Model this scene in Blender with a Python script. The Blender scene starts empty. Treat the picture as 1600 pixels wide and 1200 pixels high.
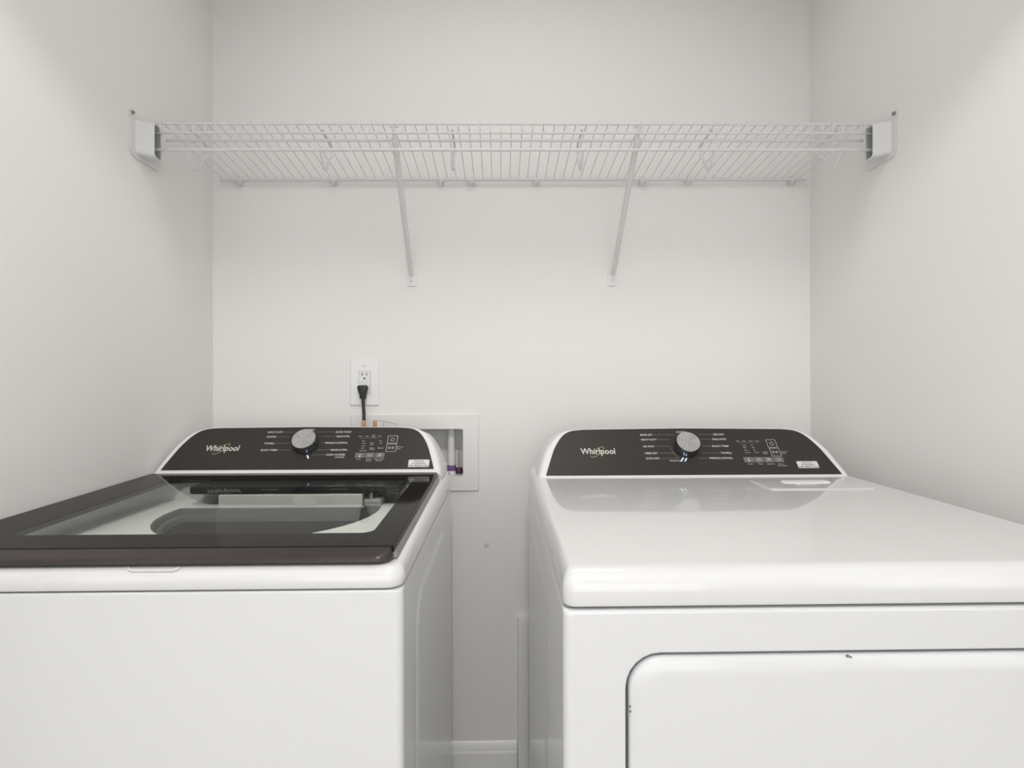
import bpy, bmesh, math
from mathutils import Vector, Matrix

# ------------------------------------------------------------------ camera, world, light, exposure
scene = bpy.context.scene
COL = scene.collection

cam_data = bpy.data.cameras.new('camera')
cam = bpy.data.objects.new('camera', cam_data)
COL.objects.link(cam)
cam_data.sensor_width = 36.0
cam_data.lens = 36.0 * 805.0 / 1600.0
cam_data.shift_x = 3.0 / 1600.0
cam_data.shift_y = 3.0 / 1600.0
cam_data.clip_start = 0.02
cam.location = (0.0, -1.485, 1.15)
cam.rotation_euler = (Matrix.Rotation(-math.radians(1.15), 4, 'Z') @ Matrix.Rotation(math.pi / 2, 4, 'X')
                      @ Matrix.Rotation(-0.0018, 4, 'Z')).to_euler()
scene.camera = cam

world = bpy.data.worlds.new('world')
scene.world = world
world.use_nodes = True
world.node_tree.nodes['Background'].inputs[0].default_value = (0.9, 0.95, 1.0, 1)
world.node_tree.nodes['Background'].inputs[1].default_value = 0.6


def area_light(name, loc, target, sx, sy, power, color=(1, 1, 1)):
    d = bpy.data.lights.new(name, 'AREA')
    d.shape = 'RECTANGLE'
    d.size, d.size_y = sx, sy
    d.energy = power
    d.color = color
    o = bpy.data.objects.new(name, d)
    o.location = loc
    o.rotation_euler = (Vector(target) - Vector(loc)).to_track_quat('-Z', 'Y').to_euler()
    COL.objects.link(o)
    return o


P_SIDE, P_REAR, P_LAMP, P_ALC = 9.0, 36.0, 108.0, 4.0
# soft fill lights added behind the camera and at both ends of the hall
area_light('hall_rear_fill', (0.0, -3.95, 1.35), (0.0, 0.0, 1.15), 2.8, 2.0, P_REAR, (0.98, 0.99, 1.0))
area_light('hall_side_fill_left', (-2.2, -2.3, 1.45), (0.5, -0.6, 1.2), 1.5, 1.7, P_SIDE, (0.98, 0.99, 1.0))
area_light('hall_side_fill_right', (2.2, -2.3, 1.45), (-0.5, -0.6, 1.2), 1.5, 1.7, P_SIDE, (0.98, 0.99, 1.0))

area_light('alcove_top_fill', (0.045, -0.62, 2.42), (0.045, -0.62, 0), 0.9, 0.35, P_ALC, (1, .98, .96))  # unseen fill added overhead to lift the upper walls and machine tops
scene.view_settings.view_transform = 'Standard'
scene.view_settings.look = 'None'
scene.view_settings.gamma = 1.0
scene.view_settings.use_curve_mapping = False
scene.view_settings.exposure = -0.36


# ------------------------------------------------------------------ materials
def srgb(r, g, b):
    def f(c):
        c = c / 255.0
        return c / 12.92 if c <= 0.04045 else ((c + 0.055) / 1.055) ** 2.4
    return (f(r), f(g), f(b), 1.0)


def mat(name, col, rough=0.5, metal=0.0, coat=0.0, coat_rough=0.05, noise=0.0, nscale=60.0, bump=0.0, spec=0.5):
    m = bpy.data.materials.new(name)
    m.use_nodes = True
    nt = m.node_tree
    b = nt.nodes['Principled BSDF']
    b.inputs['Base Color'].default_value = col
    b.inputs['Roughness'].default_value = rough
    b.inputs['Metallic'].default_value = metal
    b.inputs['Coat Weight'].default_value = coat
    b.inputs['Coat Roughness'].default_value = coat_rough
    b.inputs['Specular IOR Level'].default_value = spec
    if noise > 0 or bump > 0:
        tc = nt.nodes.new('ShaderNodeTexCoord')
        nz = nt.nodes.new('ShaderNodeTexNoise')
        nz.inputs['Scale'].default_value = nscale
        nz.inputs['Detail'].default_value = 4
        nt.links.new(tc.outputs['Object'], nz.inputs['Vector'])
        if noise > 0:
            mx = nt.nodes.new('ShaderNodeMix')
            mx.data_type = 'RGBA'
            mx.inputs[6].default_value = col
            mx.inputs[7].default_value = tuple(c * (1 - noise) for c in col[:3]) + (1,)
            nt.links.new(nz.outputs['Fac'], mx.inputs[0])
            nt.links.new(mx.outputs[2], b.inputs['Base Color'])
        if bump > 0:
            bp = nt.nodes.new('ShaderNodeBump')
            bp.inputs['Strength'].default_value = bump
            bp.inputs['Distance'].default_value = 0.001
            nt.links.new(nz.outputs['Fac'], bp.inputs['Height'])
            nt.links.new(bp.outputs['Normal'], b.inputs['Normal'])
    return m


M = {}
M['wall'] = mat('wall_paint', (0.83, 0.818, 0.803, 1), 0.75, noise=0.03, nscale=1.4, bump=0.15, spec=0.25)
M['ceiling'] = mat('ceiling_paint', (0.82, 0.82, 0.81, 1), 0.9, bump=0.3, nscale=90)
M['trim'] = mat('trim_paint', (0.82, 0.82, 0.815, 1), 0.35, bump=0.05)
M['enamel'] = mat('white_enamel', (0.705, 0.71, 0.72, 1), 0.28, coat=0.6, coat_rough=0.08, noise=0.01)
M['enamel_top'] = mat('glossy_white_enamel', (0.70, 0.70, 0.697, 1), 0.25, coat=0.8, coat_rough=0.05, noise=0.01)
M['enamel_side'] = mat('white_side_enamel', (0.80, 0.80, 0.80, 1), 0.28, coat=0.6, coat_rough=0.12, noise=0.01)
M['white_plastic'] = mat('white_plastic', (0.78, 0.78, 0.77, 1), 0.35, noise=0.01)
M['box_plastic'] = mat('outlet_box_plastic', (0.80, 0.79, 0.775, 1), 0.4, noise=0.01)
M['shelf'] = mat('vinyl_coated_wire', (0.73, 0.74, 0.73, 1), 0.3, noise=0.02)
M['bracket'] = mat('bracket_plastic', (0.73, 0.73, 0.715, 1), 0.4, noise=0.02)
M['panel'] = mat('dark_control_panel', (0.030, 0.0255, 0.022, 1), 0.42, noise=0.12, nscale=300, spec=0.4)
M['lid_dark'] = mat('dark_lid_border', (0.012, 0.010, 0.008, 1), 0.08, noise=0.1, nscale=40)
M['lid_dark'].node_tree.nodes['Principled BSDF'].inputs['IOR'].default_value = 1.12
M['lid_trim'] = mat('brown_lid_trim', (0.045, 0.035, 0.032, 1), 0.3, noise=0.3, nscale=25, spec=0.45)
M['lid_edge'] = mat('grey_lid_edge', (0.26, 0.25, 0.24, 1), 0.35, noise=0.05)
M['tub_white'] = mat('white_tub_cover', (0.86, 0.87, 0.85, 1), 0.35, noise=0.02)
M['tub_grey'] = mat('tub_grey', (0.42, 0.43, 0.42, 1), 0.45, noise=0.05)
M['tub_ring'] = mat('tub_ring_grey', (0.07, 0.073, 0.07, 1), 0.4, noise=0.05)
M['basket'] = mat('basket_steel', (0.06, 0.06, 0.058, 1), 0.35, metal=0.6, noise=0.1, nscale=20)
M['seam'] = mat('dark_seam', (0.05, 0.05, 0.055, 1), 0.8, noise=0.1)
M['chrome'] = mat('knob_chrome', (0.42, 0.44, 0.48, 1), 0.12, metal=1.0, noise=0.05)
M['black'] = mat('black_rubber', (0.018, 0.018, 0.019, 1), 0.45, noise=0.2, nscale=200, bump=0.2)
M['slot'] = mat('slot_dark', (0.02, 0.02, 0.02, 1), 0.8, noise=0.05)
M['copper'] = mat('copper', (0.80, 0.40, 0.26, 1), 0.35, metal=0.85, noise=0.25, nscale=120)
M['pvc'] = mat('white_pvc', (0.80, 0.80, 0.79, 1), 0.35, noise=0.03)
M['pvc_old'] = mat('cream_pvc', (0.66, 0.62, 0.55, 1), 0.4, noise=0.1)
M['primer'] = mat('purple_primer', (0.26, 0.13, 0.36, 1), 0.4, noise=0.5, nscale=120)
M['primer_dark'] = mat('dark_purple_primer', (0.10, 0.025, 0.09, 1), 0.4, noise=0.5, nscale=150)
M['print'] = mat('white_print', (0.66, 0.65, 0.62, 1), 0.6, noise=0.03)
M['print_dim'] = mat('grey_print', (0.33, 0.32, 0.30, 1), 0.6, noise=0.05)
M['gold'] = mat('gold_print', (0.55, 0.46, 0.22, 1), 0.45, noise=0.05)
M['button'] = mat('grey_button', (0.16, 0.16, 0.155, 1), 0.4, noise=0.05)
M['sticker'] = mat('sticker_film', (0.72, 0.72, 0.70, 1), 0.5, noise=0.03)
M['ink'] = mat('sticker_ink', (0.03, 0.03, 0.03, 1), 0.6, noise=0.05)
M['screw'] = mat('painted_screw', (0.72, 0.72, 0.70, 1), 0.25, metal=0.3, noise=0.05)
M['floor'] = mat('floor_vinyl', (0.70, 0.68, 0.65, 1), 0.45, noise=0.1, nscale=6)
M['chip'] = mat('chipped_paint', (0.20, 0.21, 0.22, 1), 0.6, noise=0.5, nscale=400)
M['filler'] = mat('wall_filler', (0.68, 0.66, 0.63, 1), 0.8, noise=0.1, nscale=200)
M['grey_handle'] = mat('light_grey_plastic', (0.70, 0.70, 0.69, 1), 0.3, noise=0.02)


def emissive(name, col, strength):
    m = bpy.data.materials.new(name)
    m.use_nodes = True
    b = m.node_tree.nodes['Principled BSDF']
    b.inputs['Base Color'].default_value = col
    b.inputs['Emission Color'].default_value = col
    b.inputs['Emission Strength'].default_value = strength
    return m


M['led'] = emissive('blue_white_led', (0.62, 0.76, 1.0, 1), 1.3)
M['lamp'] = emissive('lamp_diffuser', (1.0, 0.98, 0.95, 1), P_LAMP)


def brushed(name):
    """spun metal: radial streaks around the knob's axis (object-space angle)"""
    m = mat(name, (0.60, 0.585, 0.56, 1), 0.34, metal=0.9)
    nt = m.node_tree
    b = nt.nodes['Principled BSDF']
    tc = nt.nodes.new('ShaderNodeTexCoord')
    gr = nt.nodes.new('ShaderNodeTexGradient')
    gr.gradient_type = 'RADIAL'
    nz = nt.nodes.new('ShaderNodeTexNoise')
    nz.noise_dimensions = '1D'
    nz.inputs['Scale'].default_value = 9
    nz.inputs['Detail'].default_value = 6
    rp = nt.nodes.new('ShaderNodeMapRange')
    rp.inputs['To Min'].default_value = 0.42
    rp.inputs['To Max'].default_value = 0.78
    nt.links.new(tc.outputs['Object'], gr.inputs['Vector'])
    nt.links.new(gr.outputs['Fac'], nz.inputs['W'])
    nt.links.new(nz.outputs['Fac'], rp.inputs['Value'])
    nt.links.new(rp.outputs['Result'], b.inputs['Base Color'])
    return m


M['brushed'] = brushed('spun_aluminium')


def tinted_glass():
    m = bpy.data.materials.new('tinted_lid_glass')
    m.use_nodes = True
    nt = m.node_tree
    nt.nodes.clear()
    out = nt.nodes.new('ShaderNodeOutputMaterial')
    mix = nt.nodes.new('ShaderNodeMixShader')
    fr = nt.nodes.new('ShaderNodeFresnel')
    fr.inputs['IOR'].default_value = 1.17
    tr = nt.nodes.new('ShaderNodeBsdfTransparent')
    tr.inputs['Color'].default_value = (0.97, 0.99, 0.96, 1)
    gl = nt.nodes.new('ShaderNodeBsdfGlossy')
    gl.inputs['Roughness'].default_value = 0.02
    gl.inputs['Color'].default_value = (1, 1, 1, 1)
    nt.links.new(fr.outputs[0], mix.inputs[0])
    nt.links.new(tr.outputs[0], mix.inputs[1])
    nt.links.new(gl.outputs[0], mix.inputs[2])
    nt.links.new(mix.outputs[0], out.inputs['Surface'])
    return m


M['glass'] = tinted_glass()


# ------------------------------------------------------------------ object helpers
def link(o, parent=None):
    COL.objects.link(o)
    if parent is not None:
        o.parent = parent
        # the parent is an unrotated Empty (or mesh): keep world coordinates
        bpy_m = parent_world(parent)
        o.matrix_parent_inverse = bpy_m.inverted()
    return o


def parent_world(p):
    m = p.matrix_basis.copy()
    if p.parent is not None:
        m = parent_world(p.parent) @ p.matrix_parent_inverse @ m
    return m


def finish(bm, name, material, parent=None, smooth=35, wn=True, kind=None, label=None):
    bmesh.ops.remove_doubles(bm, verts=bm.verts, dist=1e-6)
    bmesh.ops.recalc_face_normals(bm, faces=bm.faces)
    me = bpy.data.meshes.new(name)
    bm.to_mesh(me)
    bm.free()
    if not isinstance(material, (list, tuple)):
        material = [material]
    for mm in material:
        me.materials.append(mm)
    if smooth:
        me.shade_smooth()
        me.set_sharp_from_angle(angle=math.radians(smooth))
    o = bpy.data.objects.new(name, me)
    link(o, parent)
    if smooth and wn:
        w = o.modifiers.new('weighted_normals', 'WEIGHTED_NORMAL')
        w.keep_sharp = True
    if kind:
        o['kind'] = kind
    if label:
        o['label'] = label
    return o


def tag(o, label, cat, group=None):
    o['label'] = label
    o['category'] = cat
    if group:
        o['group'] = group
    return o


def thing(name, label, cat, loc=(0, 0, 0), group=None):
    o = bpy.data.objects.new(name, None)
    o.location = loc
    o.empty_display_size = 0.05
    COL.objects.link(o)
    return tag(o, label, cat, group)


def box(bm, x0, x1, y0, y1, z0, z1, bev=0.0, seg=2):
    r = bmesh.ops.create_cube(bm, size=1.0)
    vs = r['verts']
    for v in vs:
        v.co = Vector((x0 + (v.co.x + .5) * (x1 - x0), y0 + (v.co.y + .5) * (y1 - y0), z0 + (v.co.z + .5) * (z1 - z0)))
    if bev > 0:
        es = list({e for v in vs for e in v.link_edges})
        bmesh.ops.bevel(bm, geom=es, offset=bev, segments=seg, affect='EDGES', profile=0.5)


def tube(bm, pts, r, n=8, caps=True, flat=None):
    """a round (or flattened: flat=(rx, rn)) bar along pts"""
    pts = [Vector(p) for p in pts]
    rings = []
    prev = None
    for i, p in enumerate(pts):
        if i == 0:
            t = pts[1] - pts[0]
        elif i == len(pts) - 1:
            t = pts[-1] - pts[-2]
        else:
            t = (pts[i + 1] - p).normalized() + (p - pts[i - 1]).normalized()
        t.normalize()
        if prev is None:
            a = Vector((1, 0, 0)) if abs(t.x) < 0.9 else Vector((0, 0, 1))
        else:
            a = prev
        u = (a - t * a.dot(t)).normalized()
        prev = u
        w = t.cross(u)
        rr = r[i] if isinstance(r, (list, tuple)) else r
        fx, fn = (rr, rr) if flat is None else flat[i] if isinstance(flat, list) else flat
        rings.append([bm.verts.new(p + u * math.cos(k * 2 * math.pi / n) * fx + w * math.sin(k * 2 * math.pi / n) * fn)
                      for k in range(n)])
    for a, b in zip(rings, rings[1:]):
        for k in range(n):
            bm.faces.new((a[k], a[(k + 1) % n], b[(k + 1) % n], b[k]))
    if caps:
        bm.faces.new(rings[0][::-1])
        bm.faces.new(rings[-1])


def rr(x0, x1, y0, y1, r, n=6):
    """rounded rectangle, r = one radius or (front-left, front-right, back-right, back-left); y0 is the front"""
    if not isinstance(r, (list, tuple)):
        r = (r,) * 4
    out = []
    for (cx, cy, a0, rad, sx, sy) in ((x0, y0, 180, r[0], 1, 1), (x1, y0, 270, r[1], -1, 1),
                                      (x1, y1, 0, r[2], -1, -1), (x0, y1, 90, r[3], 1, -1)):
        rad = max(rad, 1e-4)
        for k in range(n + 1):
            a = math.radians(a0 + 90.0 * k / n)
            out.append((cx + sx * rad + rad * math.cos(a), cy + sy * rad + rad * math.sin(a)))
    return out


def stack(bm, loops, cap0=True, cap1=True, close=False):
    rings = [[bm.verts.new(p) for p in lp] for lp in loops]
    n = len(rings[0])
    pairs = list(zip(rings, rings[1:]))
    if close:
        pairs.append((rings[-1], rings[0]))
    for a, b in pairs:
        for k in range(n):
            bm.faces.new((a[k], a[(k + 1) % n], b[(k + 1) % n], b[k]))
    if cap0 and not close:
        bm.faces.new(rings[0][::-1])
    if cap1 and not close:
        bm.faces.new(rings[-1])
    return rings


def lathe(bm, prof, n=40, origin=(0, 0, 0), mtx=None, cap=True):
    """prof: (radius, height) pairs round local z"""
    mtx = mtx or Matrix.Translation(origin)
    rings = []
    for r, h in prof:
        rings.append([bm.verts.new(mtx @ Vector((r * math.cos(2 * math.pi * k / n), r * math.sin(2 * math.pi * k / n), h)))
                      for k in range(n)])
    for a, b in zip(rings, rings[1:]):
        for k in range(n):
            bm.faces.new((a[k], a[(k + 1) % n], b[(k + 1) % n], b[k]))
    if cap:
        bm.faces.new(rings[0][::-1])
        bm.faces.new(rings[-1])


def B():
    return bmesh.new()


# ------------------------------------------------------------------ the room
XL, XR = -0.817, 0.906       # side walls of the laundry alcove
YF = -1.00                   # inner face of the wall with the door opening
HC = 2.44


def struct(name, bm, m, **k):
    o = finish(bm, name, m, smooth=0, kind='structure', **k)
    return o


bm = B(); box(bm, -2.3, 2.3, -4.2, 0.12, -0.10, 0.0); struct('floor', bm, M['floor'])
bm = B(); box(bm, -2.3, 2.3, -4.2, 0.12, HC, HC + 0.1); struct('ceiling', bm, M['ceiling'])
bm = B()
# back wall with two openings: the washer outlet box and the dryer vent box
BX = (-0.4150, -0.1043, 0.8900, 1.0282)      # washer box recess x0 x1 z0 z1
VX = (0.080, 0.34, 0.06, 0.462)              # dryer vent recess
xs = sorted({XL - 0.12, XR + 0.12, BX[0], BX[1], VX[0], VX[1]})
zs = sorted({0.0, HC, BX[2], BX[3], VX[2], VX[3]})
for i in range(len(xs) - 1):
    for j in range(len(zs) - 1):
        cx, cz = (xs[i] + xs[i + 1]) / 2, (zs[j] + zs[j + 1]) / 2
        if (BX[0] < cx < BX[1] and BX[2] < cz < BX[3]) or (VX[0] < cx < VX[1] and VX[2] < cz < VX[3]):
            continue
        box(bm, xs[i], xs[i + 1], 0.0, 0.12, zs[j], zs[j + 1])
bmesh.ops.remove_doubles(bm, verts=bm.verts, dist=1e-5)
# inner faces shared by neighbouring blocks are dropped
seen = {}
for f in bm.faces:
    k = tuple(round(c, 4) for c in f.calc_center_median())
    seen.setdefault(k, []).append(f)
bmesh.ops.delete(bm, geom=[f for fs in seen.values() if len(fs) > 1 for f in fs], context='FACES_ONLY')
struct('wall_back', bm, M['wall'])
bm = B(); box(bm, XL - 0.12, XL, YF - 0.12, 0.0, 0.0, HC); struct('wall_left', bm, M['wall'])
bm = B(); box(bm, XR, XR + 0.12, YF - 0.12, 0.0, 0.0, HC); struct('wall_right', bm, M['wall'])
OL, OR, OH = -0.79, 0.88, 2.04
bm = B()
box(bm, -2.3, OL, YF - 0.12, YF, 0, HC)
box(bm, OR, 2.3, YF - 0.12, YF, 0, HC)
box(bm, OL, OR, YF - 0.12, YF, OH, HC)
struct('wall_front', bm, M['wall'])
bm = B(); box(bm, -2.42, -2.3, -4.2, YF, 0, HC); struct('wall_hall_left', bm, M['wall'])
bm = B(); box(bm, 2.3, 2.42, -4.2, YF, 0, HC); struct('wall_hall_right', bm, M['wall'])
bm = B(); box(bm, -2.42, 2.42, -4.32, -4.2, 0, HC); struct('wall_hall_back', bm, M['wall'])


def baseboard(name, x0, x1):
    bm = B()
    prof = [(0, 0), (-0.014, 0), (-0.014, 0.098), (-0.0125, 0.103), (-0.0105, 0.106), (-0.0105, 0.110), (-0.008, 0.119),
            (-0.004, 0.126), (0, 0.129)]
    a = [bm.verts.new((x0, y, z)) for y, z in prof]
    b = [bm.verts.new((x1, y, z)) for y, z in prof]
    n = len(prof)
    for k in range(n):
        bm.faces.new((a[k], a[(k + 1) % n], b[(k + 1) % n], b[k]))
    bm.faces.new(a); bm.faces.new(b[::-1])
    return finish(bm, name, M['trim'], smooth=30, kind='structure')


baseboard('baseboard_back', XL, 0.0475)
baseboard('baseboard_back.001', 0.385, XR)

# small filled nail hole on the back wall between the machines
bm = B()
lathe(bm, [(0.0075, 0.0), (0.0072, 0.0012), (0.0045, 0.0022), (0.0035, 0.0010), (0.0012, 0.0008)], n=14,
      mtx=Matrix.Translation((-0.0394, 0, 0.691)) @ Matrix.Rotation(math.pi / 2, 4, 'X'))
tag(finish(bm, 'wall_anchor', M['filler']), 'small round painted-over anchor low on the back wall between the two machines', 'anchor')

# ------------------------------------------------------------------ ceiling lamp of the hallway
LY, LX = -1.80, 0.03
t = thing('ceiling_light', 'round flush ceiling light in the hallway outside the laundry alcove', 'ceiling light', (LX, LY, HC))
bm = B()
lathe(bm, [(0.175, 0.0), (0.175, -0.022), (0.168, -0.028), (0.150, -0.028)], n=48, origin=(LX, LY, HC))
finish(bm, 'lamp_base', M['trim'], t)
bm = B()
lathe(bm, [(0.150, -0.026), (0.148, -0.045), (0.130, -0.062), (0.09, -0.074), (0.04, -0.080), (0.005, -0.081)], n=48, origin=(LX, LY, HC))
finish(bm, 'lamp_diffuser', M['lamp'], t)

# ------------------------------------------------------------------ wire shelf
TILT = 0.0072


def sh(x, y, z):
    """shelf coordinates: the whole shelf hangs a touch higher on the right"""
    return (x, y, z + TILT * x)


SX0, SX1 = -0.800, 0.892
shelf = thing('wire_shelf', 'long white vinyl-coated wire shelf with hanging rod across the back wall above the machines',
              'shelf', (0.04, -0.14, 1.745))
YFR, YRR = -0.2745, -0.0115
ZT, ZL, ZR = 1.7650, 1.7440, 1.7405
bm = B(); tube(bm, [sh(SX0, YFR, ZT), sh(SX1, YFR, ZT)], 0.0028, 10); finish(bm, 'front_rail', M['shelf'], shelf)
bm = B(); tube(bm, [sh(SX0, YFR, ZL), sh(SX1, YFR, ZL)], 0.0028, 10); finish(bm, 'lip_rail', M['shelf'], shelf)
bm = B(); tube(bm, [sh(-0.790, -0.246, 1.7400), sh(0.886, -0.246, 1.7400)], 0.0034, 10); finish(bm, 'support_rail', M['shelf'], shelf)
bm = B(); tube(bm, [sh(-0.789, YRR, ZR), sh(0.888, YRR, ZR)], 0.0040, 10); finish(bm, 'rear_rail', M['shelf'], shelf)
bm = B(); tube(bm, [sh(SX0, YFR - 0.001, 1.7040), sh(SX1, YFR - 0.001, 1.7040)], 0.0036, 12)
finish(bm, 'hanging_rod', M['shelf'], shelf)
# deck wires: every inch, run back to front over the rails and bend down behind the lip
bm = B()
tube(bm, [(0, YRR - 0.001, ZR + 0.0042), (0, -0.14, (ZR + ZT) / 2 + 0.0030), (0, YFR + 0.003, ZT + 0.0042),
          (0, YFR - 0.0026, ZT + 0.0036), (0, YFR - 0.0042, ZT - 0.001), (0, YFR - 0.0042, ZL - 0.003)], 0.00125, 6)
wire0 = finish(bm, 'deck_wire', M['shelf'], shelf, wn=False)
xw = []
x = 0.0041
while x - 0.0254 > SX0 + 0.004:
    x -= 0.0254
while x < SX1 - 0.004:
    xw.append(x)
    x += 0.0254
for i, x in enumerate(xw):
    o = wire0 if i == 0 else link(wire0.copy(), None)
    if i:
        o.parent = shelf
        o.matrix_parent_inverse = wire0.matrix_parent_inverse
    o.location = (x, 0, TILT * x)
# hooks that carry the hanging rod: strap under the deck, dip, and up to the rod
for x in (-0.7244, -0.4177, -0.1118, 0.1968, 0.5085, 0.8136):
    bm = B()
    pts = [(x, -0.266, 1.7575), (x, -0.235, 1.7560), (x, -0.205, 1.7535), (x, -0.192, 1.7490), (x, -0.190, 1.7330),
           (x, -0.196, 1.7230), (x, -0.208, 1.7140), (x, -0.216, 1.7020), (x, -0.224, 1.6860), (x, -0.2335, 1.6760),
           (x, -0.243, 1.6710), (x, -0.252, 1.6740), (x, -0.262, 1.6850), (x, -0.270, 1.6960), (x, -0.2745, 1.7030)]
    tube(bm, [sh(*p) for p in pts], 0.0032, 8)
    finish(bm, 'rod_hook', M['shelf'], shelf)

# rear wall clips
xs_clip = [(-0.7362, 0), (-0.4723, 0), (-0.1672, 0), (-0.0801, 1), (0.1052, 0), (0.4122, 1), (0.5454, 0), (0.8467, 0)]
clip_lbl = ['white wall clip under the rear shelf rail, leftmost of all by the left corner',
            'white wall clip on the rear rail just behind the second rod hook from the left',
            'white wall clip on the rear rail, just left of the shiny screw clip',
            'white wall clip with a shiny bright screw head, near the middle of the rear rail',
            'white wall clip on the rear rail midway between the two shelf braces',
            'white screw clip on the rear rail immediately right of the right shelf brace',
            'white wall clip on the rear rail, second from the right end of the shelf',
            'white wall clip under the rear shelf rail, rightmost of all by the right corner']
for (x, kind), lb in zip(xs_clip, clip_lbl):
    z = ZR + TILT * x
    t = thing('shelf_clip', lb, 'clip', (x, -0.004, z), 'wall clips holding the rear shelf rail')
    bm = B()
    # saddle over the rail, then a tongue down the wall
    pr = [(-0.0002, 0.0085), (-0.010, 0.0090), (-0.0155, 0.0065), (-0.0180, 0.0010), (-0.0170, -0.0045), (-0.0130, -0.0085),
          (-0.0090, -0.0150), (-0.0002, -0.0160)]
    w = 0.0070 if kind == 0 else 0.0085
    a = [bm.verts.new((x - w, y, z + q)) for y, q in pr]
    b = [bm.verts.new((x + w, y, z + q)) for y, q in pr]
    n = len(pr)
    for k in range(n):
        bm.faces.new((a[k], a[(k + 1) % n], b[(k + 1) % n], b[k]))
    bm.faces.new(a); bm.faces.new(b[::-1])
    bmesh.ops.bevel(bm, geom=[e for e in bm.edges if abs(e.verts[0].co.x - e.verts[1].co.x) < 1e-6], offset=0.0018, segments=2,
                    affect='EDGES')
    finish(bm, 'clip_body', M['bracket'], t)
    bm = B()
    lathe(bm, [(0.0036, 0), (0.0036, 0.0015), (0.0024, 0.0028), (0.0004, 0.0032)], n=14,
          mtx=Matrix.Translation((x + 0.001, -0.0118, z - 0.0098)) @ Matrix.Rotation(math.radians(60), 4, 'X'))
    finish(bm, 'screw', M['screw'], t)

# two diagonal braces
for x, zb, lb in ((-0.2515, 1.4700, 'white diagonal shelf brace on the left, standing over the outlet'),
                  (0.3257, 1.4730, 'white diagonal shelf brace on the right, standing over the gap beside the dryer')):
    t = thing('shelf_brace', lb, 'bracket', (x, -0.01, zb), 'diagonal braces under the wire shelf')
    zt = 1.7390 + TILT * x
    bm = B()
    bot = Vector((x, -0.010, zb - 0.005)); top = Vector((x + 0.004, -0.2620, zt))
    d = (top - bot)
    pts = [bot, bot + d * .03, bot + d * 0.12, bot + d * .9, bot + d * 0.96, top]
    tube(bm, pts, 0.006, 12, flat=[(0.0056, 0.0025), (0.0066, 0.0040), (0.0072, 0.0062), (0.0076, 0.0068), (0.0080, 0.0045), (0.0080, 0.0030)])
    finish(bm, 'brace_tube', M['bracket'], t)
    bm = B()
    tube(bm, [top - Vector((0, -0.002, .004)), top + Vector((0, -0.009, 0.008)), top + Vector((0, -0.0115, 0.020)), top + Vector((0, -0.0110, 0.0300)),
              top + Vector((0, -0.0050, 0.0345)), top + Vector((0, 0.006, 0.0320))], 0.005, 8, flat=(0.0042, 0.0014))
    box(bm, x + 0.004 - 0.0105, x + 0.004 + 0.0105, -0.2700, -0.2665, zt + 0.0205, zt + 0.0235, 0.0008)
    finish(bm, 'brace_hook', M['bracket'], t)
    bm = B()
    pl_ = rr(x - 0.0125, x + 0.0125, zb - 0.034, zb + 0.006, 0.004, 4)
    stack(bm, [[(p[0], 0.0, p[1]) for p in pl_], [(p[0], -0.0032, p[1]) for p in pl_],
               [(x + (p[0] - x) * .9, -0.0042, zb - .014 + (p[1] - zb + .014) * .93) for p in pl_]])
    finish(bm, 'wall_plate', M['white_plastic'], t)
    bm = B()
    lathe(bm, [(0.0052, 0), (0.0048, 0.0016), (0.003, 0.0028), (0.0006, 0.0032)], n=18,
          mtx=Matrix.Translation((x, -0.0040, zb - 0.017)) @ Matrix.Rotation(math.pi / 2, 4, 'X'))
    finish(bm, 'screw', M['screw'], t)

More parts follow.
